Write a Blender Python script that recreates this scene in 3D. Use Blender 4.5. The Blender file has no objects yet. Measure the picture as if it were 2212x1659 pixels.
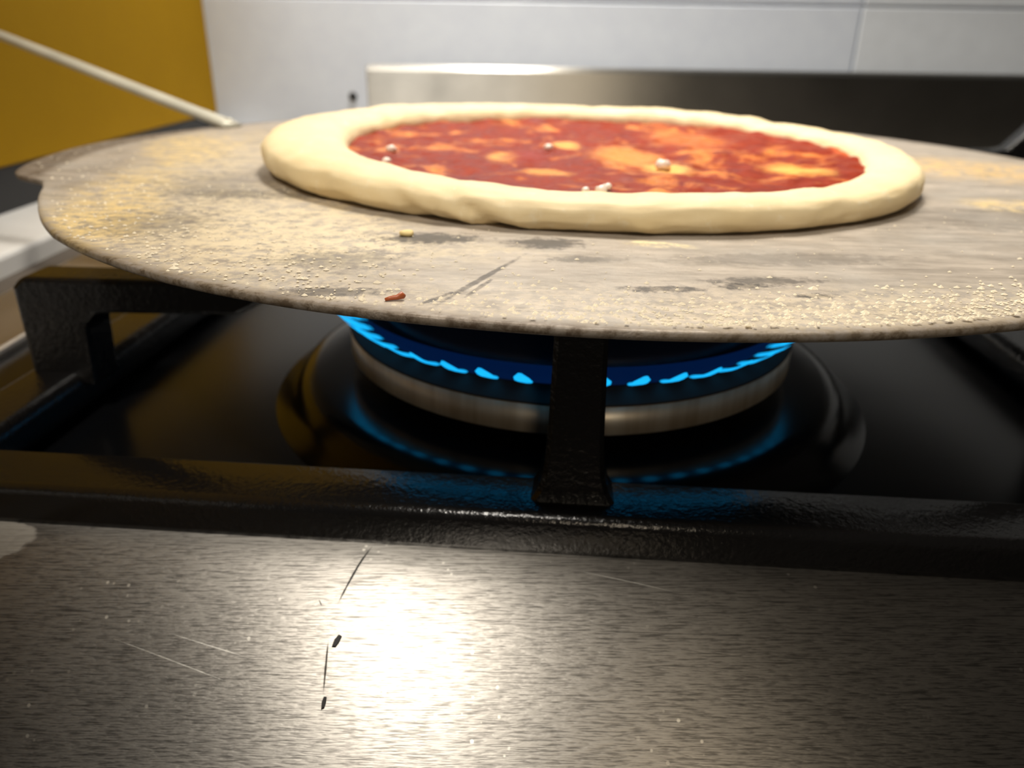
import bpy, bmesh, math, random
from mathutils import Vector, Matrix, noise
import numpy as np

# ------------------------------------------------------------------ camera
sc = bpy.context.scene
COL = sc.collection
W, H, F = 2212, 1659, 1661.0
CAM = Vector((0, 0, 0.03647))
PITCH, ROLL, PAN_ROLL = math.radians(24.36), math.radians(0.9), math.radians(1.431)

def cam_axes(roll):
    fw = Vector((0, math.cos(PITCH), -math.sin(PITCH)))
    rt = Vector((1, 0, 0)); up = rt.cross(fw)
    c, s = math.cos(roll), math.sin(roll)
    r2, u2 = c * rt + s * up, -s * rt + c * up
    return Matrix((r2, u2, -fw)).transposed()          # columns right, up, back

RH, RP = cam_axes(ROLL), cam_axes(PAN_ROLL)
cd = bpy.data.cameras.new('camera'); cam = bpy.data.objects.new('camera', cd); COL.objects.link(cam)
cam.matrix_world = Matrix.Translation(CAM) @ RH.to_4x4()
cd.sensor_width = 36; cd.lens = F / W * 36; cd.clip_start = 0.004; cd.clip_end = 20
cd.dof.use_dof = True; cd.dof.focus_distance = 0.118; cd.dof.aperture_fstop = 19.0
sc.camera = cam

# ------------------------------------------------------------------ light
sc.view_settings.view_transform = 'Standard'; sc.view_settings.look = 'None'
sc.view_settings.exposure = 0.0; sc.view_settings.gamma = 1.0; sc.view_settings.use_curve_mapping = False
wd = bpy.data.worlds.new('world'); sc.world = wd; wd.use_nodes = True
wd.node_tree.nodes['Background'].inputs[0].default_value = (1.0, 0.9, 0.78, 1)
wd.node_tree.nodes['Background'].inputs[1].default_value = 0.02

def area(name, loc, target, size, power, col):
    l = bpy.data.lights.new(name, 'AREA'); l.shape = 'DISK'; l.size = size; l.energy = power; l.color = col
    o = bpy.data.objects.new(name, l); COL.objects.link(o); o.location = loc
    o.rotation_euler = (Vector(target) - Vector(loc)).to_track_quat('-Z', 'Y').to_euler()
    return o
hl = area('hood_and_fill_lamp', (0.08, 0.46, 0.60), (0.11, 0.23, 0), 0.16, 0.85, (1.0, 0.93, 0.82)); hl.data.spread = math.radians(72)
wall_fill = area('hood_and_fill_lamp', (-0.03, 0.60, 0.60), (-0.02, 0.65, 0), 0.08, 1.75, (1.0, 0.93, 0.82)); wall_fill.data.spread = math.radians(94)  # second lamp, added to brighten the wall and the yellow panel's far end
cl = area('ceiling_lamp', (-0.33, -0.50, 1.25), (-0.02, 0.16, 0), 0.18, 3.9, (1.0, 0.94, 0.84)); cl.data.spread = math.radians(100)
area('ring_fill', (0.20, -1.7, 0.50), (0.0, 0.15, -0.05), 0.30, 3.6, (1.0, 0.84, 0.62))  # added fill from behind the camera, brightens the burner ring

# ------------------------------------------------------------------ helpers
def unproj(px, py, z=None, y=None, pan=False):
    R = RP if pan else RH
    d = R @ Vector(((px - W / 2) / F, -(py - H / 2) / F, -1))
    t = (z - CAM.z) / d.z if z is not None else y / d.y
    return CAM + d * t

def tag(o, label=None, cat=None, group=None, kind=None):
    for k, v in (('label', label), ('category', cat), ('group', group), ('kind', kind)):
        if v: o[k] = v
    return o

def empty(name, loc=(0, 0, 0), rot=None):
    o = bpy.data.objects.new(name, None); COL.objects.link(o)
    m = (rot.to_4x4() if rot else Matrix.Identity(4)); m.translation = loc
    o.matrix_world = m; o.empty_display_size = 0.02
    return o

def mesh(name, v, f, mat, parent=None, smooth=True, local=False):
    """v in world coordinates unless local=True (then in the top parent's frame)"""
    me = bpy.data.meshes.new(name)
    if parent is not None and not local:
        top = parent
        while top.parent: top = top.parent
        inv = top.matrix_world.inverted()
        v = [inv @ Vector(p) for p in v]
    me.from_pydata([tuple(p) for p in v], [], f)
    me.materials.append(mat)
    if smooth:
        me.polygons.foreach_set('use_smooth', [True] * len(me.polygons))
    me.update()
    o = bpy.data.objects.new(name, me); COL.objects.link(o)
    if parent: o.parent = parent
    return o

def from_bm(name, bm, mat, parent=None, smooth=True, local=True):
    bmesh.ops.recalc_face_normals(bm, faces=bm.faces)
    bm.verts.index_update()
    v = [p.co.copy() for p in bm.verts]; f = [[q.index for q in fa.verts] for fa in bm.faces]
    bm.free()
    return mesh(name, v, f, mat, parent, smooth, local)

def box_bm(x0, x1, y0, y1, z0, z1, bev=0.0, seg=2, bm=None):
    b = bmesh.new()
    bmesh.ops.create_cube(b, size=1)
    for p in b.verts:
        p.co = ((x0 + x1) / 2 + p.co.x * (x1 - x0), (y0 + y1) / 2 + p.co.y * (y1 - y0), (z0 + z1) / 2 + p.co.z * (z1 - z0))
    if bev: bmesh.ops.bevel(b, geom=b.edges[:], offset=bev, segments=seg, affect='EDGES', profile=0.5)
    if bm is None: return b
    me = bpy.data.meshes.new('tmp'); b.to_mesh(me); b.free(); bm.from_mesh(me); bpy.data.meshes.remove(me)
    return bm

def prism_bm(poly, axis, a, b, bev=0.0, seg=3):
    """poly: 2D outline (u, v); axis 'y': (u, t, v) ; axis 'x': (t, u, v)"""
    bm = bmesh.new()
    def P(u, v, t): return (u, t, v) if axis == 'y' else (t, u, v)
    A = [bm.verts.new(P(u, v, a)) for u, v in poly]; B = [bm.verts.new(P(u, v, b)) for u, v in poly]
    n = len(poly)
    bm.faces.new(A); bm.faces.new(B[::-1])
    for i in range(n): bm.faces.new((A[i], A[(i + 1) % n], B[(i + 1) % n], B[i]))
    bmesh.ops.recalc_face_normals(bm, faces=bm.faces)
    if bev: bmesh.ops.bevel(bm, geom=bm.edges[:], offset=bev, segments=seg, affect='EDGES', profile=0.5)
    return bm

def lathe(prof, n, c=(0, 0, 0), closed=False):
    v, f = [], []
    m = len(prof)
    for i in range(n):
        a = 2 * math.pi * i / n
        for r, z in prof: v.append((c[0] + r * math.cos(a), c[1] + r * math.sin(a), c[2] + z))
    for i in range(n):
        j = (i + 1) % n
        for k in range(m if closed else m - 1):
            l = (k + 1) % m
            f.append((i * m + k, j * m + k, j * m + l, i * m + l))
    return v, f

def tube(path, rad, n=10, flat=1.0):
    v, f = [], []
    for i, p in enumerate(path):
        p = Vector(p); t = (Vector(path[min(i + 1, len(path) - 1)]) - Vector(path[max(i - 1, 0)])).normalized()
        s = t.cross(Vector((0, 0, 1))).normalized(); u = s.cross(t)
        r = rad[i] if hasattr(rad, '__len__') else rad
        for k in range(n):
            a = 2 * math.pi * k / n
            v.append(p + s * (r * math.cos(a)) + u * (r * flat * math.sin(a)))
    for i in range(len(path) - 1):
        for k in range(n):
            f.append((i * n + k, i * n + (k + 1) % n, (i + 1) * n + (k + 1) % n, (i + 1) * n + k))
    f.append(list(range(n))[::-1]); f.append([(len(path) - 1) * n + k for k in range(n)])
    return v, f

# ------------------------------------------------------------------ material toolkit
class NT:
    def __init__(s, name):
        s.m = bpy.data.materials.new(name); s.m.use_nodes = True
        s.t = s.m.node_tree; s.t.nodes.clear()
        s.out = s.t.nodes.new('ShaderNodeOutputMaterial')
    def n(s, typ, props=None, **inp):
        nd = s.t.nodes.new(typ)
        for k, v in (props or {}).items(): setattr(nd, k, v)
        for k, v in inp.items(): s.set(nd, k.replace('_', ' '), v)
        return nd
    def set(s, nd, key, v):
        i = nd.inputs[int(key)] if key.isdigit() else nd.inputs[key]
        if isinstance(v, bpy.types.NodeSocket): s.t.links.new(v, i)
        else: i.default_value = v
    def pos(s, obj=False):
        if obj: return s.n('ShaderNodeTexCoord').outputs['Object']
        return s.n('ShaderNodeNewGeometry').outputs['Position']
    def mapv(s, vec, scale=(1, 1, 1), loc=(0, 0, 0), rot=(0, 0, 0)):
        return s.n('ShaderNodeMapping', Vector=vec, Scale=scale, Location=loc, Rotation=rot).outputs[0]
    def noise(s, vec, scale, detail=4, rough=0.55, dist=0.0):
        return s.n('ShaderNodeTexNoise', Vector=vec, Scale=scale, Detail=detail, Roughness=rough, Distortion=dist).outputs['Fac']
    def ramp(s, fac, stops, mode='LINEAR'):
        r = s.n('ShaderNodeValToRGB'); s.set(r, 'Fac', fac); cr = r.color_ramp; cr.interpolation = mode
        while len(cr.elements) < len(stops): cr.elements.new(0.5)
        for e, (p, c) in zip(cr.elements, stops):
            e.position = p; e.color = (c, c, c, 1) if not hasattr(c, '__len__') else (*c, 1)
        return r.outputs[0]
    def mix(s, fac, a, b, mode='MIX'):
        nd = s.n('ShaderNodeMix', {'data_type': 'RGBA', 'blend_type': mode})
        s.set(nd, '0', fac)
        for k, v in (('6', a), ('7', b)):
            s.set(nd, k, (*v, 1) if isinstance(v, tuple) and len(v) == 3 else v)
        return nd.outputs[2]
    def math(s, op, a, b=0.0, clamp=False):
        nd = s.n('ShaderNodeMath', {'operation': op, 'use_clamp': clamp}); s.set(nd, '0', a); s.set(nd, '1', b)
        return nd.outputs[0]
    def bump(s, h, strength, dist, normal=None):
        nd = s.n('ShaderNodeBump', Height=h, Strength=strength, Distance=dist)
        if normal: s.set(nd, 'Normal', normal)
        return nd.outputs[0]
    def bsdf(s, **k):
        b = s.n('ShaderNodeBsdfPrincipled')
        for kk, v in k.items():
            if isinstance(v, tuple) and len(v) == 3 and kk == 'Base_Color': v = (*v, 1)
            s.set(b, kk.replace('_', ' '), v)
        s.t.links.new(b.outputs[0], s.out.inputs[0])
        return b
    def blob(s, vec, c, r, rotz=0.0, soft=0.5, wob=None, wamp=0.5):
        """1 inside an ellipse centred c with radii r, fading out; wob: a noise that frays its edge"""
        v = s.mapv(s.n('ShaderNodeVectorMath', {'operation': 'SUBTRACT'}, **{'0': vec, '1': (c[0], c[1], 0)}).outputs[0],
                   rot=(0, 0, -rotz))
        v = s.n('ShaderNodeVectorMath', {'operation': 'MULTIPLY'}, **{'0': v, '1': (1 / r[0], 1 / r[1], 0)}).outputs[0]
        d = s.n('ShaderNodeVectorMath', {'operation': 'LENGTH'}, **{'0': v}).outputs['Value']
        if wob is not None: d = s.math('ADD', d, s.math('MULTIPLY', s.math('SUBTRACT', wob, 0.5), wamp * 2))
        mr = s.n('ShaderNodeMapRange', {'interpolation_type': 'SMOOTHSTEP'}, **{'Value': d, 'From_Min': 1.0 - soft, 'From_Max': 1.0 + soft, 'To_Min': 1.0, 'To_Max': 0.0})
        return mr.outputs[0]

def mat_simple(name, col, rough=0.5, metal=0.0, bump=None, var=0.0):
    t = NT(name); p = t.pos()
    c = (*col, 1)
    if var:
        n = t.noise(p, 60, 4)
        c = t.mix(t.ramp(n, [(0.3, 0.0), (0.7, 1.0)]), tuple(x * (1 - var) for x in col), tuple(min(1, x * (1 + var)) for x in col))
    k = dict(Base_Color=c, Roughness=rough, Metallic=metal)
    if bump: k['Normal'] = t.bump(t.noise(p, bump[0], 5), bump[1], bump[2])
    t.bsdf(**k)
    return t.m

def mat_steel(name, col=(0.46, 0.43, 0.39), rough=0.405, aniso=0.86, tan=(1, 0, 0), fine=1.0, wear=True):
    t = NT(name); p = t.pos()
    br = t.noise(t.mapv(p, (90, 4200, 4200)), 1.0, 3, 0.6)
    br2 = t.noise(t.mapv(p, (420, 2600, 2600)), 1.0, 2, 0.5)
    big = t.noise(p, 28, 4)
    nrm = t.bump(t.math('ADD', br, t.math('MULTIPLY', br2, 0.7)), 0.3 * fine, 0.00015)
    c = t.mix(t.ramp(big, [(0.35, 0.0), (0.7, 1.0)]), tuple(x * 0.88 for x in col), col)
    r = t.math('ADD', t.math('MULTIPLY', big, 0.12), rough - 0.06)
    if wear:                                  # fine dark grooves of the brushing
        c = t.mix(t.math('MULTIPLY', t.ramp(br, [(0.36, 1.0), (0.5, 0.0)]), 0.75), c, tuple(x * 0.22 for x in col))
        c = t.mix(t.math('MULTIPLY', t.ramp(br2, [(0.34, 1.0), (0.46, 0.0)]), 0.5), c, tuple(x * 0.3 for x in col))
    if wear:
        wob = t.noise(p, 500, 4)
        def on_panel(px, py): return panel_hit(px, py)
        a = on_panel(-30, 1165); c = t.mix(t.math('MULTIPLY', t.blob(p, a, (0.0098, 0.0050), 0, 0.06, wob, 0.16), 0.6), c, (0.50, 0.46, 0.40))
        r = t.math('ADD', r, t.math('MULTIPLY', t.blob(p, a, (0.0098, 0.0050), 0, 0.06, wob, 0.16), 0.2))
        for (xa, ya, xb, yb, w_, cc) in ((800, 1188, 735, 1298, .00022, (.01, .01, .01)), (708, 1400, 700, 1480, .00018, (.015, .012, .01)), (690, 1300, 695, 1312, .0001, (.02, .02, .02)),
                                         (260, 1390, 470, 1470, .00008, (.9, .87, .8)), (380, 1375, 520, 1420, .00008, (.9, .87, .8)), (1270, 1240, 1450, 1280, .00008, (.9, .87, .8))):
            a, b = on_panel(xa, ya), on_panel(xb, yb)
            c = t.mix(t.math('MULTIPLY', t.blob(p, ((a[0] + b[0]) / 2, (a[1] + b[1]) / 2), (math.dist(a, b) / 2, w_), math.atan2(b[1] - a[1], b[0] - a[0]), 0.3, wob, 0.35), 0.95), c, cc)
        sp = t.n('ShaderNodeTexVoronoi', Vector=p, Scale=420.0, Randomness=1.0).outputs['Distance']
        gate = t.ramp(t.noise(p, 45, 2), [(0.55, 0.0), (0.66, 1.0)])
        fl = t.math('MULTIPLY', t.ramp(sp, [(0.10, 1.0), (0.17, 0.0)]), gate)
        c = t.mix(fl, c, (0.95, 0.9, 0.8))
    t.bsdf(Base_Color=c, Metallic=1.0, Roughness=r, Anisotropic=aniso, Anisotropic_Rotation=0.25,
           Tangent=t.n('ShaderNodeCombineXYZ', X=tan[0], Y=tan[1], Z=tan[2]).outputs[0], Normal=nrm)
    return t.m

# front panel of the hob: level under the grate, rolling down to the front
ZH = -0.055                                   # hob level; z = 0 is the top of the griddle
SKEW = 0.0717                                 # the panel is square to the pan support
prof = []                                      # (y, z) front panel: level under the grate, rolling down to the front
y, z = 0.150, ZH
prof.append((y, z))
ds = 0.002
while y > 0.02:
    s = 0.150 - y
    tilt = math.radians(np.interp(y, [0.02, 0.06, 0.08, 0.095, 0.108, 0.118, 0.124, 0.15], [80, 66, 53, 44, 36, 24, 4, 0]))
    y -= ds * math.cos(tilt); z -= ds * math.sin(tilt); prof.append((y, z))
prof += [(prof[-1][0], prof[-1][1] - 0.05)]
def panel_hit(px, py):
    d = RH @ Vector(((px - W / 2) / F, -(py - H / 2) / F, -1))
    ys, zs = [q[0] for q in prof][::-1], [q[1] for q in prof][::-1]
    t0 = 0.05
    for k in range(400):
        q = CAM + d * t0
        if q.z < np.interp(q.y + SKEW * q.x, ys, zs): break
        t0 += 0.0005
    return (q.x, q.y, q.z)
M = {}
M['steel_front'] = mat_steel('brushed_steel_front')
M['steel_up'] = mat_steel('brushed_steel_upstand', (0.55, 0.53, 0.49), 0.36, 0.975, fine=0.3, wear=False)
M['steel_side'] = mat_steel('brushed_steel_side', (0.5, 0.46, 0.41), 0.35, 0.3, tan=(0, 1, 0), fine=0.4, wear=False)
M['worktop'] = mat_simple('white_worktop', (0.78, 0.77, 0.75), 0.4, var=0.03)
M['groove'] = mat_simple('brown_joint', (0.07, 0.055, 0.042), 0.6, var=0.2)
M['grout'] = mat_simple('grey_grout', (0.76, 0.78, 0.84), 0.8)
M['tile'] = mat_simple('pale_tile', (0.78, 0.85, 0.99), 0.35, var=0.03)
M['tile_b'] = mat_simple('pale_green_tile', (0.82, 0.88, 0.97), 0.35, var=0.03)
M['glass'] = mat_simple('black_enamel', (0.003, 0.003, 0.0034), 0.24)
M['glass'].node_tree.nodes['Principled BSDF'].inputs['Specular IOR Level'].default_value = 0.32
M['deck'] = mat_simple('black_gloss_enamel', (0.003, 0.003, 0.0034), 0.2)
M['black'] = mat_simple('matt_black', (0.008, 0.008, 0.009), 0.55)
M['screw'] = mat_simple('dark_screw', (0.03, 0.028, 0.026), 0.4, 0.5)
M['handle'] = mat_simple('handle_steel', (0.5, 0.48, 0.40), 0.5, 0.4, var=0.1)
M['burner'] = None

t = NT('cast_iron_enamel'); p = t.pos()
lump = t.noise(p, 650, 3, 0.6)
pit = t.noise(p, 1500, 2)
t.bsdf(Base_Color=(0.006, 0.0055, 0.0055), Roughness=0.23, Specular_IOR_Level=0.7,
       Normal=t.bump(t.math('ADD', lump, t.math('MULTIPLY', pit, 0.25)), 0.38, 0.0006))
M['iron'] = t.m

t = NT('burner_alloy'); p = t.pos()
st = t.ramp(t.noise(t.mapv(p, (160, 160, 12)), 1.0, 3), [(0.35, 0.0), (0.65, 1.0)])
t.bsdf(Base_Color=t.mix(st, (0.62, 0.49, 0.34), (0.92, 0.82, 0.66)), Roughness=0.4, Metallic=0.7)
M['burner'] = t.m
M['crown'] = mat_simple('darkened_crown', (0.013, 0.009, 0.006), 0.75, 0.0, var=0.2)  # base colour darkened to hold down the blue light of the flames

t = NT('yellow_plastic'); p = t.pos()
t.bsdf(Base_Color=t.mix(t.noise(p, 30, 3), (0.34, 0.185, 0.003), (0.38, 0.212, 0.004)), Roughness=0.7, Specular_IOR_Level=0.08,
       Normal=t.bump(t.noise(p, 900, 3), 0.2, 0.0003))
M['yellow'] = t.m

def mat_flame(name, col, strength, dens):
    t = NT(name)
    e = t.n('ShaderNodeEmission', Color=(*col, 1), Strength=strength).outputs[0]
    tr = t.n('ShaderNodeBsdfTransparent').outputs[0]
    mx = t.n('ShaderNodeMixShader', **{'0': dens, '1': tr, '2': e})
    t.t.links.new(mx.outputs[0], t.out.inputs[0])
    return t.m
M['core'] = mat_flame('flame_core', (0.01, 0.47, 1.0), 1.25, 0.75)
M['skirt'] = mat_flame('flame_skirt', (0.01, 0.16, 0.85), 0.10, 0.3)
M['halo'] = mat_flame('flame_halo', (0.01, 0.06, 0.5), 0.008, 0.10)

# ------------------------------------------------------------------ setting
WALL = 0.71

def plain_box(name, b, mat, parent=None, bev=0.0, seg=2, kind=None):
    o = from_bm(name, box_bm(*b, bev=bev, seg=seg), mat, parent, smooth=False, local=parent is None)
    if kind: o['kind'] = kind
    return o
def box_world(name, b, mat, parent, bev=0.0, seg=2):
    return from_bm(name, box_bm(*b, bev=bev, seg=seg), mat, parent, smooth=False, local=False)

wall = plain_box('wall_back', (-1.5, 1.6, WALL, WALL + 0.1, -0.96, 1.5), M['grout'], kind='structure')
jx = unproj(1844, 100, y=WALL).x; jz = unproj(1500, 8, y=WALL).z
tw, th = 0.75, 0.30
for i in range(-2, 1):
    for k in range(-2, 4):
        x0 = jx + i * tw; z0 = jz + k * th
        box_world('tile', (x0 + 0.0008, x0 + tw - 0.0008, WALL - 0.005, WALL + 0.01, z0 + 0.0008, z0 + th - 0.0008),
                  M['tile_b'] if i >= 0 else M['tile'], wall, bev=0.001, seg=1)

floor = plain_box('floor', (-1.5, 1.6, -1.5, WALL + 0.1, -1.0, -0.95), M['groove'], kind='structure')

# worktop left of the hob
wt = plain_box('white_worktop', (-0.9, -0.214, 0.06, WALL - 0.005, ZH - 0.04, ZH + 0.005), M['worktop'], bev=0.002)
tag(wt, 'white worktop surface running along the left edge of the gas hob', 'worktop')

# gas hob: steel front with a rolled edge, steel side rim, black enamel well
hob = empty('gas_hob', (0.1, 0.35, ZH - 0.03))
tag(hob, 'gas hob with brushed stainless steel front and black enamel burner well', 'hob')
xs = [-0.214 + i * 0.03 for i in range(29)]
v = [(x, y - SKEW * x, z) for x in xs for y, z in prof]; m = len(prof)   # square to the pan support
f = [(i * m + k, i * m + k + 1, (i + 1) * m + k + 1, (i + 1) * m + k) for i in range(len(xs) - 1) for k in range(m - 1)]
mesh('front_panel', v, f, M['steel_front'], hob)
box_world('side_rim', (-0.192, -0.158, 0.14, 0.66, ZH - 0.02, ZH + 0.001), M['steel_side'], hob, 0.0015)
box_world('side_channel', (-0.2145, -0.191, 0.14, 0.70, ZH - 0.03, ZH - 0.004), M['groove'], hob, 0.001)
box_world('back_rim', (-0.192, 0.62, 0.60, 0.6548, ZH - 0.02, ZH + 0.001), M['steel_side'], hob, 0.0015)
BC = (0.016, 0.2125)                            # burner centre
# enamel well: flat plate with a pressed ring round the burner
rings = [0.0, 0.03, 0.05, 0.066, 0.0715, 0.0735, 0.0755, 0.0772, 0.0785, 0.0800, 0.0840]
hts = [.0083, .0083, .0083, .0083, .0083, .0080, .0071, .0054, .0035, .0014, -.0006]
n = 96; v = []; f = []
for r, hgt in zip(rings, hts):
    for i in range(n):
        a = 2 * math.pi * i / n; v.append((BC[0] + r * math.cos(a), BC[1] + r * math.sin(a), ZH - 0.002 + hgt))
for k in range(len(rings) - 1):
    for i in range(n): f.append((k * n + i, k * n + (i + 1) % n, (k + 1) * n + (i + 1) % n, (k + 1) * n + i))
mesh('burner_deck', v, f, M['deck'], hob)                # raised glossy deck that carries the burner
f = []
base = (len(rings) - 1) * n; st = len(v)
X0, X1, Y0, Y1 = -0.158, 0.62, 0.128, 0.60
for i in range(n):                            # outer loop on the rectangle
    a = 2 * math.pi * i / n; c, s = math.cos(a), math.sin(a)
    tx = ((X1 if c > 0 else X0) - BC[0]) / c if abs(c) > 1e-9 else 1e9
    ty = ((Y1 if s > 0 else Y0) - BC[1]) / s if abs(s) > 1e-9 else 1e9
    q = min(tx, ty); v.append((BC[0] + c * q, BC[1] + s * q, ZH - 0.002))
for i in range(n): f.append((base + i, base + (i + 1) % n, st + (i + 1) % n, st + i))
cs = len(v)
for i in range(n):                            # close the corners cut off by the fan
    a0, a1 = v[st + i], v[st + (i + 1) % n]
    if abs(a0[0] - a1[0]) > 1e-6 and abs(a0[1] - a1[1]) > 1e-6:
        cx = a0[0] if a0[0] in (X0, X1) or min(abs(a0[0] - X0), abs(a0[0] - X1)) < 1e-6 else a1[0]
        cy = a1[1] if cx == a0[0] else a0[1]
        v.append((cx, cy, ZH - 0.002)); f.append((st + i, len(v) - 1, st + (i + 1) % n))
mesh('burner_well', v, f, M['glass'], hob)

# steel upstand behind the hob
UY = 0.655
tl, tr = unproj(790, 141, y=UY), unproj(2212, 165, y=UY)
bm = prism_bm([(UY, ZH), (UY, tl.z - 0.003), (UY + 0.003, tl.z), (UY + 0.026, tl.z), (UY + 0.026, ZH)], 'x', tl.x, tr.x + 0.12, 0.0008, 2)
up = from_bm('steel_upstand', bm, M['steel_up'], smooth=False)
tag(up, 'low brushed steel upstand along the pale wall behind the griddle', 'upstand')
for q in ((762, 208),):
    P = unproj(*q, y=WALL - 0.006)
    v, f = lathe([(0.0, 0.0), (0.0032, 0.0), (0.0036, 0.0012), (0.0028, 0.0028), (0.0, 0.0034)], 20)
    o = mesh('screw', [(P.x + a, WALL - 0.0045 - c, P.z + b) for a, b, c in v], [x[::-1] for x in f], M['screw'])
    tag(o, 'small dark screw head in the pale wall beside the steel upstand', 'screw')

# ------------------------------------------------------------------ yellow side panel
XP = -0.2595
yp = empty('yellow_panel', (XP - 0.008, 0.40, ZH))
tag(yp, 'flat yellow panel standing along the left of the hob and meeting the pale wall', 'panel')
box_world('board', (XP - 0.018, XP, 0.05, WALL - 0.0055, -0.028, 0.5), M['yellow'], yp, 0.001, 1)
box_world('black_edge', (XP - 0.017, XP - 0.001, 0.05, WALL - 0.0055, ZH, -0.028), M['black'], yp, 0.0005, 1)

# ------------------------------------------------------------------ burner and flames
bur = empty('gas_burner', (BC[0], BC[1], ZH + 0.0062))
tag(bur, 'round alloy gas burner with a ring of blue flames beneath the griddle', 'burner')
dz = -0.0062 - ZH
def L(p): return [(r, z + dz) for r, z in p]
v, f = lathe(L([(0.0, -.0488), (0.047, -.0488), (0.047, -.0475), (0.0525, -.0455), (0.0525, -.042), (0, -.042)]), 72)
mesh('burner_cup', v, f, M['black'], bur, local=True)
v, f = lathe(L([(0.040, -.0442), (0.0617, -.0442), (0.0622, -.0437), (0.0622, -.0366), (0.040, -.0366)]), 128)
mesh('burner_ring', v, f, M['burner'], bur, local=True)
v, f = lathe(L([(0.040, -.0367), (0.0623, -.0368), (0.0621, -.0363), (0.0582, -.0348), (0.0570, -.0335), (0.0555, -.0325), (0.040, -.0325)]), 128)
mesh('burner_crown', v, f, M['crown'], bur, local=True)
v, f = lathe(L([(0.0, -.0265), (0.045, -.0268), (0.0535, -.0285), (0.0545, -.0305), (0.0535, -.0325), (0.0, -.0325)]), 96)
mesh('burner_cap', v, f, M['black'], bur, local=True)
NF = 48
random.seed(4)
def tongue(a, path, wid, thick, n=8):
    """path (r, z) along the radial plane; flattened cone"""
    v, f = [], []
    ca, sa = math.cos(a), math.sin(a)
    for i, (r, z) in enumerate(path):
        w, tt = wid[i], thick[i]
        for k in range(n):
            b = 2 * math.pi * k / n
            rr = r + tt * math.sin(b) * 0.5; lat = w * math.cos(b); zz = z + tt * math.sin(b) * 0.5
            v.append((rr * ca - lat * sa, rr * sa + lat * ca, zz + dz))
    for i in range(len(path) - 1):
        for k in range(n): f.append((i * n + k, i * n + (k + 1) % n, (i + 1) * n + (k + 1) % n, (i + 1) * n + k))
    f.append(list(range(n))[::-1]); f.append([(len(path) - 1) * n + k for k in range(n)])
    return v, f
for i in range(NF):
    a = 2 * math.pi * (i + 0.35) / NF; k = 0.9 + 0.2 * random.random()
    k *= 1.0 + 0.7 * math.exp(-((math.degrees(a) - 205) / 22) ** 2)
    v, f = tongue(a, [(0.0582, -.0332), (0.0605, -.0324), (0.0632, -.0310), (0.0656, -.0292), (0.0672, -.0276)],
                  [0.0007 * k, 0.0015 * k, 0.0020 * k, 0.0017 * k, 0.0005], [0.0009, 0.0012, 0.0014 * k, 0.0012 * k, 0.0004])
    mesh('flame', v, f, M['core'], bur, local=True)
v, f = lathe(L([(0.0580, -.0335), (0.0598, -.0320), (0.0616, -.0296), (0.0626, -.0275), (0.0620, -.0275), (0.0608, -.0296), (0.0590, -.0320)]), 128, closed=True)
mesh('flame_skirt', v, f, M['skirt'], bur, local=True)
v, f = lathe(L([(0.0580, -.0340), (0.0610, -.0325), (0.0640, -.0280), (0.0660, -.0200), (0.0665, -.0100), (0.0655, -.0100), (0.0645, -.0200), (0.0625, -.0270), (0.0600, -.0310), (0.0575, -.0328)]), 128, closed=True)
mesh('flame_halo', v, f, M['halo'], bur, local=True)

# ------------------------------------------------------------------ cast iron grates
GY = math.radians(-4.1)
def build_grate(name, loc, rotz, label, x0, x1, y0, y1, with_front=True):
    """x0.. in grate coordinates relative to loc; bars 12 mm wide on the hob"""
    g = empty(name, loc, Matrix.Rotation(rotz, 3, 'Z'))
    tag(g, label, 'grate', 'cast iron pan supports')
    b, t0 = 0.0140, 0.0088
    for nm, bx in (('front_bar', (x0, x1, y0, y0 + b, 0, t0)), ('back_bar', (x0, x1, y1 - b, y1, -0.0021, t0)),
                   ('side_bar', (x0, x0 + b + .003, y0 + b - .002, y1 - b + .002, -0.0021, t0)), ('side_bar', (x1 - b - .003, x1, y0 + b - .002, y1 - b + .002, -0.0021, t0))):
        if nm == 'front_bar':                 # square foot, softly rounded shoulders
            pr = [(y0 + 0.0006, -0.0008), (y0, 0.0006), (y0, 0.0056)]
            pr += [(y0 + 0.0022 - 0.0022 * math.cos(q), 0.0060 + 0.0022 * math.sin(q)) for q in [math.radians(d) for d in range(0, 86, 12)]]
            pr += [(y0 + 0.006, 0.0085), (y0 + b - 0.0015, 0.0089), (y0 + b - 0.0003, 0.0083), (y0 + b, 0.007), (y0 + b, -0.0008)]
            bm = prism_bm(pr, 'x', x0, x1)
            o = from_bm(nm, bm, M['iron'], g)
            o.data.polygons.foreach_set('use_smooth', [len(q.vertices) == 4 for q in o.data.polygons])
            continue
        bm = box_bm(*bx, bev=0.0035, seg=5)
        from_bm(nm, bm, M['iron'], g)
    return g

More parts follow.
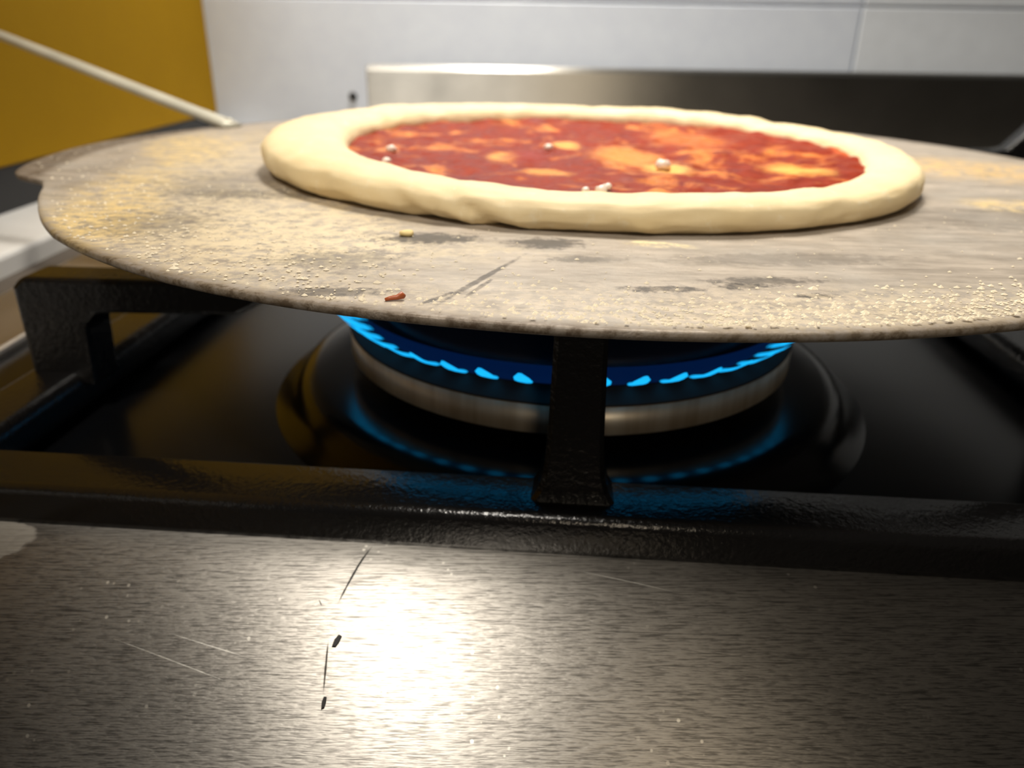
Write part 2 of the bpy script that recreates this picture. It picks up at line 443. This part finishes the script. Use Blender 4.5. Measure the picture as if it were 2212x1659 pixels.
def finger_end(g, fx, y0, sgn, top, w0=0.0054, w1=0.0047, reach=0.062):
    """finger standing on the front (sgn 1) or back (-1) bar, rising and reaching in over the burner"""
    secs = [(0.004, 0.0092), (0.0085, 0.0082), (0.0105, 0.0070), (0.0140, 0.0060), (0.021, w0), (0.036, 0.0050), (top - 0.0012, w1), (top, w1 - 0.001)]
    v, f = [], []
    n = len(secs)
    for z, w in secs:
        back = y0 + sgn * (0.008 if z < 0.014 else np.interp(z, [0.014, 0.03, 0.04, top], [0.010, 0.012, 0.030, reach]))
        fr = y0 - sgn * np.interp(z, [0.004, 0.0085, 0.0105, 0.014], [0.0006, 0.0004, 0.0, 0.0])
        c = 0.0009
        for (px, py) in ((fx - w, fr + sgn * c), (fx - w + c, fr), (fx + w - c, fr), (fx + w, fr + sgn * c), (fx + w, back), (fx - w, back)):
            v.append((px, py, z))
    for i in range(n - 1):
        for k in range(6): f.append((i * 6 + k, i * 6 + (k + 1) % 6, (i + 1) * 6 + (k + 1) % 6, (i + 1) * 6 + k))
    f.append([5, 4, 3, 2, 1, 0]); f.append([(n - 1) * 6 + k for k in range(6)])
    bm = bmesh.new(); vs = [bm.verts.new(p) for p in v]
    for q in f: bm.faces.new([vs[k] for k in q])
    return from_bm('finger', bm, M['iron'], g, smooth=False)

def finger_side(g, xe, inward, yc, top, t=0.012):
    """post on a side bar with an arm rising inwards to the pan"""
    s = inward
    poly = [(xe, 0.005), (xe + s * 0.0165, 0.005), (xe + s * 0.0175, 0.022), (xe + s * 0.021, 0.0255), (xe + s * 0.058, 0.0265), (xe + s * 0.085, 0.040),
            (xe + s * 0.085, top), (xe + s * 0.066, top), (xe + s * 0.053, 0.0362), (xe + s * 0.046, 0.0348), (xe + s * 0.003, 0.0345), (xe, 0.032)]
    return from_bm('finger', prism_bm(poly, 'y', yc - t / 2, yc + t / 2, 0.0012, 2), M['iron'], g, smooth=False)

GC = (0.016, 0.216)
gr = build_grate('pan_support', (GC[0], GC[1], ZH), GY, 'black cast iron pan support with fingers carrying the griddle over the lit burner',
                 -0.1435, 0.150, -0.0935, 0.13)
TOP = 0.0512
finger_end(gr, 0.0025, -0.0885, 1, TOP)
finger_end(gr, 0.0025, 0.126, -1, TOP)
finger_side(gr, -0.1405, 1, -0.034, TOP)
finger_side(gr, 0.150, -1, -0.018, TOP)

g2 = build_grate('pan_support', (0.36, 0.46, ZH), GY, 'black cast iron pan support without a pan behind the right of the griddle',
                 -0.13, 0.13, -0.09, 0.09)
finger_end(g2, 0.0, -0.086, 1, TOP); finger_end(g2, 0.0, 0.086, -1, TOP)
finger_side(g2, -0.13, 1, 0.0, TOP); finger_side(g2, 0.13, -1, 0.0, TOP)

# ------------------------------------------------------------------ griddle
PM = Matrix.Translation(CAM) @ (RH @ RP.transposed()).to_4x4() @ Matrix.Translation(-CAM)
PC = Vector((0.0242, 0.2586, 0))
prot = PM.to_3x3()
def panpx(x, y, z=0.0):
    q = unproj(x, y, z=z, pan=True); return (q.x - PC.x, q.y - PC.y)
pan = empty('griddle', PM @ PC, prot)
tag(pan, 'round flat iron griddle dusted with flour over the lit burner', 'griddle')
RT = [(-180, .1685), (-168, .1680), (-163.5, .1668), (-161, .1640), (-157.5, .1570), (-154, .1560), (-146, .1572), (-135, .1600), (-120, .161), (-90, .160), (0, .160), (90, .160), (140, .1600), (155, .1615), (165, .1645), (175, .168), (180, .1685)]
def rim(a):
    return float(np.interp(math.degrees(math.atan2(math.sin(a), math.cos(a))), [q[0] for q in RT], [q[1] for q in RT]))
sec = [(0.0, -0.0), (0.35, 0.0), (0.62, 0.0), (0.8, 0.0), (0.93, 0.0), (0.970, 0.0), (0.982, 0.00002), (0.988, 0.00008), (0.994, 0.00018), (0.998, 0.00012), (1.0, -0.00015),
       (1.0, -0.0010), (0.998, -0.0013), (0.985, -0.0016), (0.93, -0.0022), (0.7, -0.0030), (0.0, -0.0030)]
n = 288; v, f = [], []
for i in range(n):
    a = 2 * math.pi * i / n; R = rim(a)
    for s, z in sec:
        wob = 0.00025 * noise.noise(Vector((math.cos(a) * 3, math.sin(a) * 3, s * 2))) if s > 0.9 else 0
        v.append((R * s * math.cos(a), R * s * math.sin(a), z + wob))
m = len(sec)
for i in range(n):
    for k in range(m - 1): f.append((i * m + k, ((i + 1) % n) * m + k, ((i + 1) % n) * m + k + 1, i * m + k + 1))

t = NT('floured_iron'); p = t.pos(True)
n1 = t.noise(p, 38, 6, 0.62); n2 = t.noise(t.mapv(p, (60, 210, 100), rot=(0, 0, 0.12)), 1.0, 6, 0.6)
n3 = t.noise(p, 420, 4, 0.7); n4 = t.noise(p, 130, 5, 0.65)
col = t.mix(t.ramp(n2, [(0.38, 0.0), (0.64, 1.0)]), (0.30, 0.255, 0.205), (0.46, 0.395, 0.325))
col = t.mix(t.math('MULTIPLY', t.ramp(n1, [(0.45, 0.0), (0.7, 1.0)]), 0.55), col, (0.40, 0.37, 0.33))
sx = t.ramp(t.noise(t.mapv(p, (70, 620, 100), rot=(0, 0, -0.15)), 1.0, 5, 0.7), [(0.56, 0.0), (0.66, 1.0)])
col = t.mix(t.math('MULTIPLY', sx, 0.4), col, (0.16, 0.13, 0.10))
flour = (0.72, 0.60, 0.40); meal = (0.78, 0.58, 0.26); scorch = (0.035, 0.028, 0.022)
def B(x, y, rx, ry, rot=0.0, soft=0.5, wob=n4, wamp=0.6):
    c = panpx(x, y); return t.blob(p, c, (rx, ry), rot, soft, wob, wamp)
fray = t.ramp(t.noise(p, 210, 6, 0.75), [(0.42, 0.08), (0.56, 1.0)])
def add(mask, c, k, gate=None):
    global col
    if gate is None and c[0] > 0.5: gate = fray
    mk = t.math('MULTIPLY', mask, k * (0.85 if c[0] > 0.5 else 1.0))
    if gate is not None: mk = t.math('MULTIPLY', mk, gate)
    col = t.mix(mk, col, c)
g_spec = t.ramp(n3, [(0.42, 0.0), (0.58, 1.0)])
add(B(300, 500, 0.035, 0.045, 0.4, 0.6), flour, 0.6, g_spec)
add(B(430, 570, 0.045, 0.02, -0.5, 0.6), flour, 0.35, g_spec)
add(B(640, 505, 0.020, 0.022, 0.5, 0.5), flour, 0.95)
add(B(560, 455, 0.022, 0.03, 0.2, 0.5), flour, 0.75)
add(B(760, 530, 0.030, 0.010, -0.1, 0.6), flour, 0.6)
add(B(480, 350, 0.014, 0.045, 0.0, 0.6), flour, 0.7)
add(B(410, 320, 0.013, 0.035, 0.35, 0.5), meal, 0.95)
add(B(250, 430, 0.010, 0.05, 0.25, 0.6), meal, 0.8)
add(B(215, 480, 0.009, 0.022, 0.2, 0.5), meal, 0.85)
add(B(620, 300, 0.03, 0.03, 0.0, 0.6), meal, 0.35)
add(B(2090, 365, 0.035, 0.022, -0.5, 0.6), (0.75, 0.50, 0.20), 0.95)
add(B(2190, 445, 0.012, 0.008, 0.0, 0.5), meal, 0.9)
add(B(1420, 528, 0.0065, 0.0022, -0.25, 0.4), (0.85, 0.72, 0.4), 0.9)
for (x, y, rx, ry, k) in ((1180, 525, .0065, .004, .8), (930, 515, .009, .004, .85), (1430, 625, .006, .0016, .8), (1650, 608, .0085, .0022, .7), (1600, 618, .004, .0016, .8),
                          (1760, 640, .003, .0012, .8), (715, 630, .0075, .0022, .7), (480, 400, .015, .018, .25), (560, 420, .018, .006, .4), (730, 560, .01, .006, .4),
                          (330, 480, .012, .012, .35), (1260, 560, .006, .002, .5), (1700, 560, .02, .004, .35), (2050, 470, .03, .012, .25)):
    add(B(x, y, rx, ry, 0.1, 0.45, n3, 1.3), scorch, k)
# long scratches
for (xa, ya, xb, yb, wd_) in ((950, 655, 1115, 560, .0004), (1010, 640, 1060, 605, .0003), (905, 660, 985, 630, .0003)):
    a0, b0 = panpx(xa, ya), panpx(xb, yb); mid = ((a0[0] + b0[0]) / 2, (a0[1] + b0[1]) / 2)
    ln = math.dist(a0, b0) / 2; an = math.atan2(b0[1] - a0[1], b0[0] - a0[0])
    add(t.blob(p, mid, (ln, wd_ * 1.6), an, 0.4, n3, 0.7), scorch, 0.75)
# dry flour clinging to the front right of the rim
add(B(2000, 690, 0.05, 0.012, 0.25, 0.7), flour, 0.55, g_spec)
add(B(1500, 660, 0.05, 0.010, 0.05, 0.7), (0.75, 0.62, 0.45), 0.35, g_spec)
# rusty worn edge
rr = t.n('ShaderNodeVectorMath', {'operation': 'LENGTH'}, **{'0': t.n('ShaderNodeVectorMath', {'operation': 'MULTIPLY'}, **{'0': p, '1': (1, 1, 0)}).outputs[0]}).outputs['Value']
edge = t.math('MULTIPLY', t.ramp(rr, [(0.1592, 0.0), (0.1598, 1.0)]), t.ramp(n3, [(0.4, 0.45), (0.6, 1.0)]))
col = t.mix(t.math('MULTIPLY', edge, 0.9), col, (0.07, 0.042, 0.022))
hgt = t.math('ADD', t.math('MULTIPLY', n3, 0.6), t.math('ADD', n2, t.math('MULTIPLY', sx, -0.6)))
t.bsdf(Base_Color=col, Metallic=0.25, Roughness=t.ramp(n4, [(0.3, 0.42), (0.7, 0.62)]), Normal=t.bump(hgt, 0.35, 0.0006))
M['griddle'] = t.m
mesh('plate', v, f, M['griddle'], pan, local=True)

# handle: a thin steel strip rising from the rim, held by two rivets
ha = math.radians(154.5)
def hp(r, z): return (r * math.cos(ha), r * math.sin(ha), z)
path = [hp(0.1535, 0.0004), hp(0.158, 0.0012), hp(0.164, 0.0026), hp(0.175, 0.0050), hp(0.21, 0.0130), hp(0.25, 0.0222), hp(0.29, 0.0312), hp(0.306, 0.0348)]
v, f = tube(path, [0.0040, 0.0046, 0.0046, 0.0044, 0.0043, 0.0042, 0.0040, 0.0036], 14, 0.42)
hd = mesh('handle', v, f, M['handle'], pan, local=True); hd['label'] = 'thin pale steel handle rising from the rim'
for r in (0.1565,):
    c = hp(r, 0.0022); v, f = lathe([(0.0, 0.0014), (0.0010, 0.0012), (0.0018, 0.0006), (0.0020, -0.001), (0.0, -0.001)], 14, c)
    mesh('rivet', v, f, M['handle'], hd, local=True)

# flour grains on the plate near the front rim (nobody could count them)
random.seed(11)
v, f = [], []
def grain(x, y, z, s):
    b = len(v); an = random.random() * 6.28; e = 0.6 + random.random()
    for k in range(5):
        q = an + k * 1.2566; v.append((x + s * e * math.cos(q), y + s * math.sin(q), z - s * 0.1))
    v.append((x, y, z + s * 0.75))
    for k in range(5): f.append((b + k, b + (k + 1) % 5, b + 5))
    f.append((b + 4, b + 3, b + 2, b + 1, b))
for _ in range(1500):
    a = math.radians(random.gauss(-72, 22)); d = abs(random.gauss(0, 0.008)) + 0.002
    r = rim(a) - d
    grain(r * math.cos(a), r * math.sin(a), 0.0001 + (0.0004 if d < .0028 else 0), random.uniform(0.00014, 0.00046) * (1.4 if random.random() < .12 else 1))
for _ in range(500):
    a = math.radians(random.gauss(-128, 18)); d = abs(random.gauss(0, 0.02)) + 0.002
    r = rim(a) - d
    grain(r * math.cos(a), r * math.sin(a), 0.0001, random.uniform(0.00012, 0.0004))
for _ in range(260):
    a = random.uniform(-math.pi, 0); r = (rim(a) - 0.003) * math.sqrt(random.uniform(0.45, 1))
    grain(r * math.cos(a), r * math.sin(a), 0.0001, random.uniform(0.00012, 0.0003))
M['flour'] = mat_simple('flour_grain', (0.86, 0.76, 0.58), 0.85, var=0.1)
g = mesh('flour_grains', v, f, M['flour'], pan, smooth=False, local=True); g['kind'] = 'stuff'

# ------------------------------------------------------------------ pizza
ZC = Vector((0.0250, 0.2437, 0.0))
pz = empty('pizza', PM @ ZC, prot)
tag(pz, 'small unbaked pizza with thick dough rim and red tomato sauce on the griddle', 'pizza')
NTH, NS = 320, 48
def n3d(x, y, z): return noise.noise(Vector((x, y, z)))
def crust_radius(a):
    return 0.0834 + 0.0008 * n3d(math.cos(a) * 1.5 + 5, math.sin(a) * 1.5, 0.3) + 0.0005 * n3d(math.cos(a) * 6, math.sin(a) * 6, 2.2)
front = math.radians(-117)
v, f = [], []
for i in range(NTH):
    a = 2 * math.pi * i / NTH
    rc = crust_radius(a)
    hh = 0.0047 + 0.0011 * math.sin(a) + 0.0004 * n3d(math.cos(a) * 2.5, math.sin(a) * 2.5, 7) + 0.0003 * n3d(math.cos(a) * 9, math.sin(a) * 9, 3)
    ext = 0.0100 * max(0.0, -math.cos(a + 0.1)) ** 2
    rc += ext * 0.5; hh += ext * 0.12
    da = math.degrees(math.atan2(math.sin(a - front), math.cos(a - front)))
    for k in range(NS):
        b = 2 * math.pi * k / NS
        ro = (0.0064 if math.cos(b) > 0 else 0.0085) + ext * 0.5
        s, c = math.sin(b), math.cos(b)
        x = rc + ro * math.copysign(abs(c) ** 0.85, c)
        z = hh * (1 + math.copysign(abs(s) ** 0.8, s)) - 0.0002
        if s < 0: z = max(z, 0.0) if s < -0.75 else z
        d = 0.00035 * n3d(a * 14, b * 2.0, 1) + 0.0002 * n3d(a * 30, b * 5, 4)
        for ca_, wd_, dep in ((-6, 2.0, .0011), (1.5, 1.3, -.0009), (4.5, 1.2, .0010), (9.5, 1.6, -.0007), (-20, 2.5, .0006), (26, 2, -.0005)):
            if c > 0: d += -dep * math.exp(-((da - ca_ + 4 * s) / wd_) ** 2) * max(0, c) * max(0, 0.9 - s)
        x += d * c; z += d * s * 0.6
        v.append((x * math.cos(a), x * math.sin(a), max(z, -0.0002)))
for i in range(NTH):
    for k in range(NS):
        f.append((i * NS + k, ((i + 1) % NTH) * NS + k, ((i + 1) % NTH) * NS + (k + 1) % NS, i * NS + (k + 1) % NS))
t = NT('raw_dough'); p = t.pos(True)
c = t.mix(t.ramp(t.noise(p, 70, 4), [(0.3, 0.0), (0.75, 1.0)]), (0.81, 0.64, 0.36), (0.87, 0.72, 0.45))
c = t.mix(t.math('MULTIPLY', t.ramp(t.noise(p, 260, 4, 0.7), [(0.58, 0.0), (0.68, 1.0)]), 0.35), c, (0.92, 0.84, 0.66))
t.bsdf(Base_Color=c, Roughness=0.62, Normal=t.bump(t.noise(p, 300, 4), 0.25, 0.0006))
M['dough'] = t.m
mesh('crust', v, f, M['dough'], pz, local=True)

def sauce_r(a):
    r = 0.0780 + 0.0022 * n3d(math.cos(a) * 3, math.sin(a) * 3, 9.1) + 0.0018 * n3d(math.cos(a) * 8, math.sin(a) * 8, 1.7)
    return r
# dough bed under the sauce
v, f = lathe([(0.0, 0.0004), (0.07, 0.0004), (0.0775, 0.002), (0.0775, 0.0044), (0.072, 0.0046), (0.0, 0.0044)], 96)
mesh('dough_base', v, f, M['dough'], pz, local=True)
v, f = [], []
NR, NA = 70, 300
for k in range(NR + 1):
    for i in range(NA):
        a = 2 * math.pi * i / NA; u = k / NR; r = sauce_r(a) * u
        x, y = r * math.cos(a), r * math.sin(a)
        z = 0.0056 + 0.0009 * n3d(x * 90, y * 90, 0) + 0.0007 * n3d(x * 220, y * 220, 3) + 0.0003 * n3d(x * 500, y * 500, 5)
        z += (0.0012 + 0.0012 * math.sin(a)) * u ** 8
        if u > 0.93: z -= 0.0030 * ((u - 0.93) / 0.07) ** 2 * 0.4
        v.append((x, y, z))
for k in range(NR):
    for i in range(NA): f.append((k * NA + i, k * NA + (i + 1) % NA, (k + 1) * NA + (i + 1) % NA, (k + 1) * NA + i))
t = NT('tomato_sauce'); p = t.pos(True)
m1 = t.noise(p, 55, 5, 0.6, 0.6); m2 = t.noise(p, 150, 5, 0.65)
c = t.mix(t.ramp(m2, [(0.3, 0.0), (0.7, 1.0)]), (0.19, 0.013, 0.003), (0.32, 0.034, 0.006))
thin = t.ramp(m1, [(0.54, 0.0), (0.68, 1.0)])
c = t.mix(t.math('MULTIPLY', thin, 0.85), c, (0.80, 0.27, 0.055))
def SB(x, y, rx, ry, k, colr):
    global c
    q = unproj(x, y, z=0.006, pan=True)
    c = t.mix(t.math('MULTIPLY', t.blob(p, (q.x - ZC.x, q.y - ZC.y), (rx, ry), 0, 0.5, m2, 0.7), k), c, colr)
for a in ((1720, 365, .008, .007, .95, (0.90, 0.44, .10)), (1440, 362, .006, .008, .9, (0.92, 0.50, 0.14)), (1350, 335, .009, .02, .75, (0.85, 0.32, .07)), (1220, 310, .004, .008, .9, (0.9, .42, .1)),
          (1090, 335, .004, .010, .85, (0.9, .42, .1)), (1180, 370, .006, .005, .7, (0.88, .38, .08)), (1480, 300, .012, .02, .5, (0.8, .25, .06)), (1130, 335, .006, .012, .7, (0.30, .02, .008)),
          (1830, 330, .004, .008, .7, (0.80, .16, .04)), (840, 320, .003, .01, .7, (0.8, .28, .07))):
    SB(*a)
t.bsdf(Base_Color=c, Roughness=t.ramp(m2, [(0.3, 0.3), (0.7, 0.6)]), Specular_IOR_Level=0.1, Normal=t.bump(t.noise(p, 700, 3), 0.3, 0.0006))
mesh('tomato_sauce', v, f, t.m, pz, local=True)

# bits in the sauce
M['garlic'] = mat_simple('pale_bit', (0.85, 0.72, 0.62), 0.3)
random.seed(2)
def bit(name, c, s, mat, parent, sq=0.6, seed=0):
    bm = bmesh.new(); bmesh.ops.create_icosphere(bm, subdivisions=2, radius=1)
    for q in bm.verts:
        d = 1 + 0.35 * noise.noise(q.co * 1.6 + Vector((seed * 3.1, 0, 0)))
        q.co = (c[0] + q.co.x * s[0] * d, c[1] + q.co.y * s[1] * d, c[2] + q.co.z * s[2] * d)
    return from_bm(name, bm, mat, parent)
for j, (x, y, s) in enumerate(((1300, 409, .0014), (1312, 403, .0011), (1265, 410, .0009), (1432, 356, .0022), (845, 322, .0016), (1185, 318, .0014), (835, 347, .0012))):
    q = unproj(x, y, z=0.0068, pan=True); k = (q.x - ZC.x, q.y - ZC.y, 0.0068)
    bit('garlic_bit', k, (s, s, s * 0.7), M['garlic'], pz, seed=j)

# crumbs lying on the griddle
M['crumb'] = mat_simple('red_crumb', (0.42, 0.10, 0.03), 0.4)
cx_, cy_ = panpx(853, 650)
cr = empty('sauce_crumb', PM @ Vector((PC.x + cx_, PC.y + cy_, 0)), prot)
tag(cr, 'tiny red sauce crumb lying near the front rim of the griddle', 'crumb')
v, f = tube([(-.0014, -.0004, .0003), (-.0006, -.0001, .00045), (.0003, .0002, .0005), (.0010, .0004, .0008), (.0013, .0006, .0005)], [.00025, .00035, .0004, .0006, .0004], 8)
mesh('crumb_body', v, f, M['crumb'], cr, local=True)
M['doughcrumb'] = mat_simple('dough_crumb', (0.85, 0.66, 0.30), 0.7)
cx_, cy_ = panpx(880, 509)
o = bit('dough_crumb', (0, 0, 0.0005), (0.0016, 0.0012, 0.0007), M['doughcrumb'], None)
o.matrix_world = PM @ Matrix.Translation((PC.x + cx_, PC.y + cy_, 0))
tag(o, 'tiny yellow dough crumb on the griddle against the front of the pizza', 'crumb')

# dark burnt flecks stuck to the steel front
M['fleck'] = mat_simple('burnt_fleck', (0.012, 0.010, 0.008), 0.6)
for j, (x, y, an, lab) in enumerate(((728, 1391, 0.5, 'flat black burnt fleck below the long scratch on the steel hob front'),
                                     (700, 1525, 0.9, 'small dark brown crumb lowest on the steel hob front'))):
    q = panel_hit(x, y); k = 0.9 if j == 0 else 0.7
    pts = [(-.0011, -.0003), (-.0003, .0004), (.0007, .0007), (.0011, .0002), (.0003, -.0004), (-.0005, -.0007)]
    ys = [w[0] for w in prof][::-1]; zs = [w[1] for w in prof][::-1]
    bm = bmesh.new(); top, bot = [], []
    for (a, b) in pts:
        a, b = k * (a * math.cos(an) - b * math.sin(an)), k * (a * math.sin(an) + b * math.cos(an))
        zz = float(np.interp(q[1] + b + SKEW * (q[0] + a), ys, zs))
        top.append(bm.verts.new((q[0] + a, q[1] + b, zz + 0.0003))); bot.append(bm.verts.new((q[0] + a * 1.1, q[1] + b * 1.1, zz - 0.0001)))
    bm.faces.new(top); bm.faces.new(bot[::-1])
    for i in range(6): bm.faces.new((bot[i], bot[(i + 1) % 6], top[(i + 1) % 6], top[i]))
    o = from_bm('burnt_fleck', bm, M['fleck'], smooth=False)
    tag(o, lab, 'crumb')
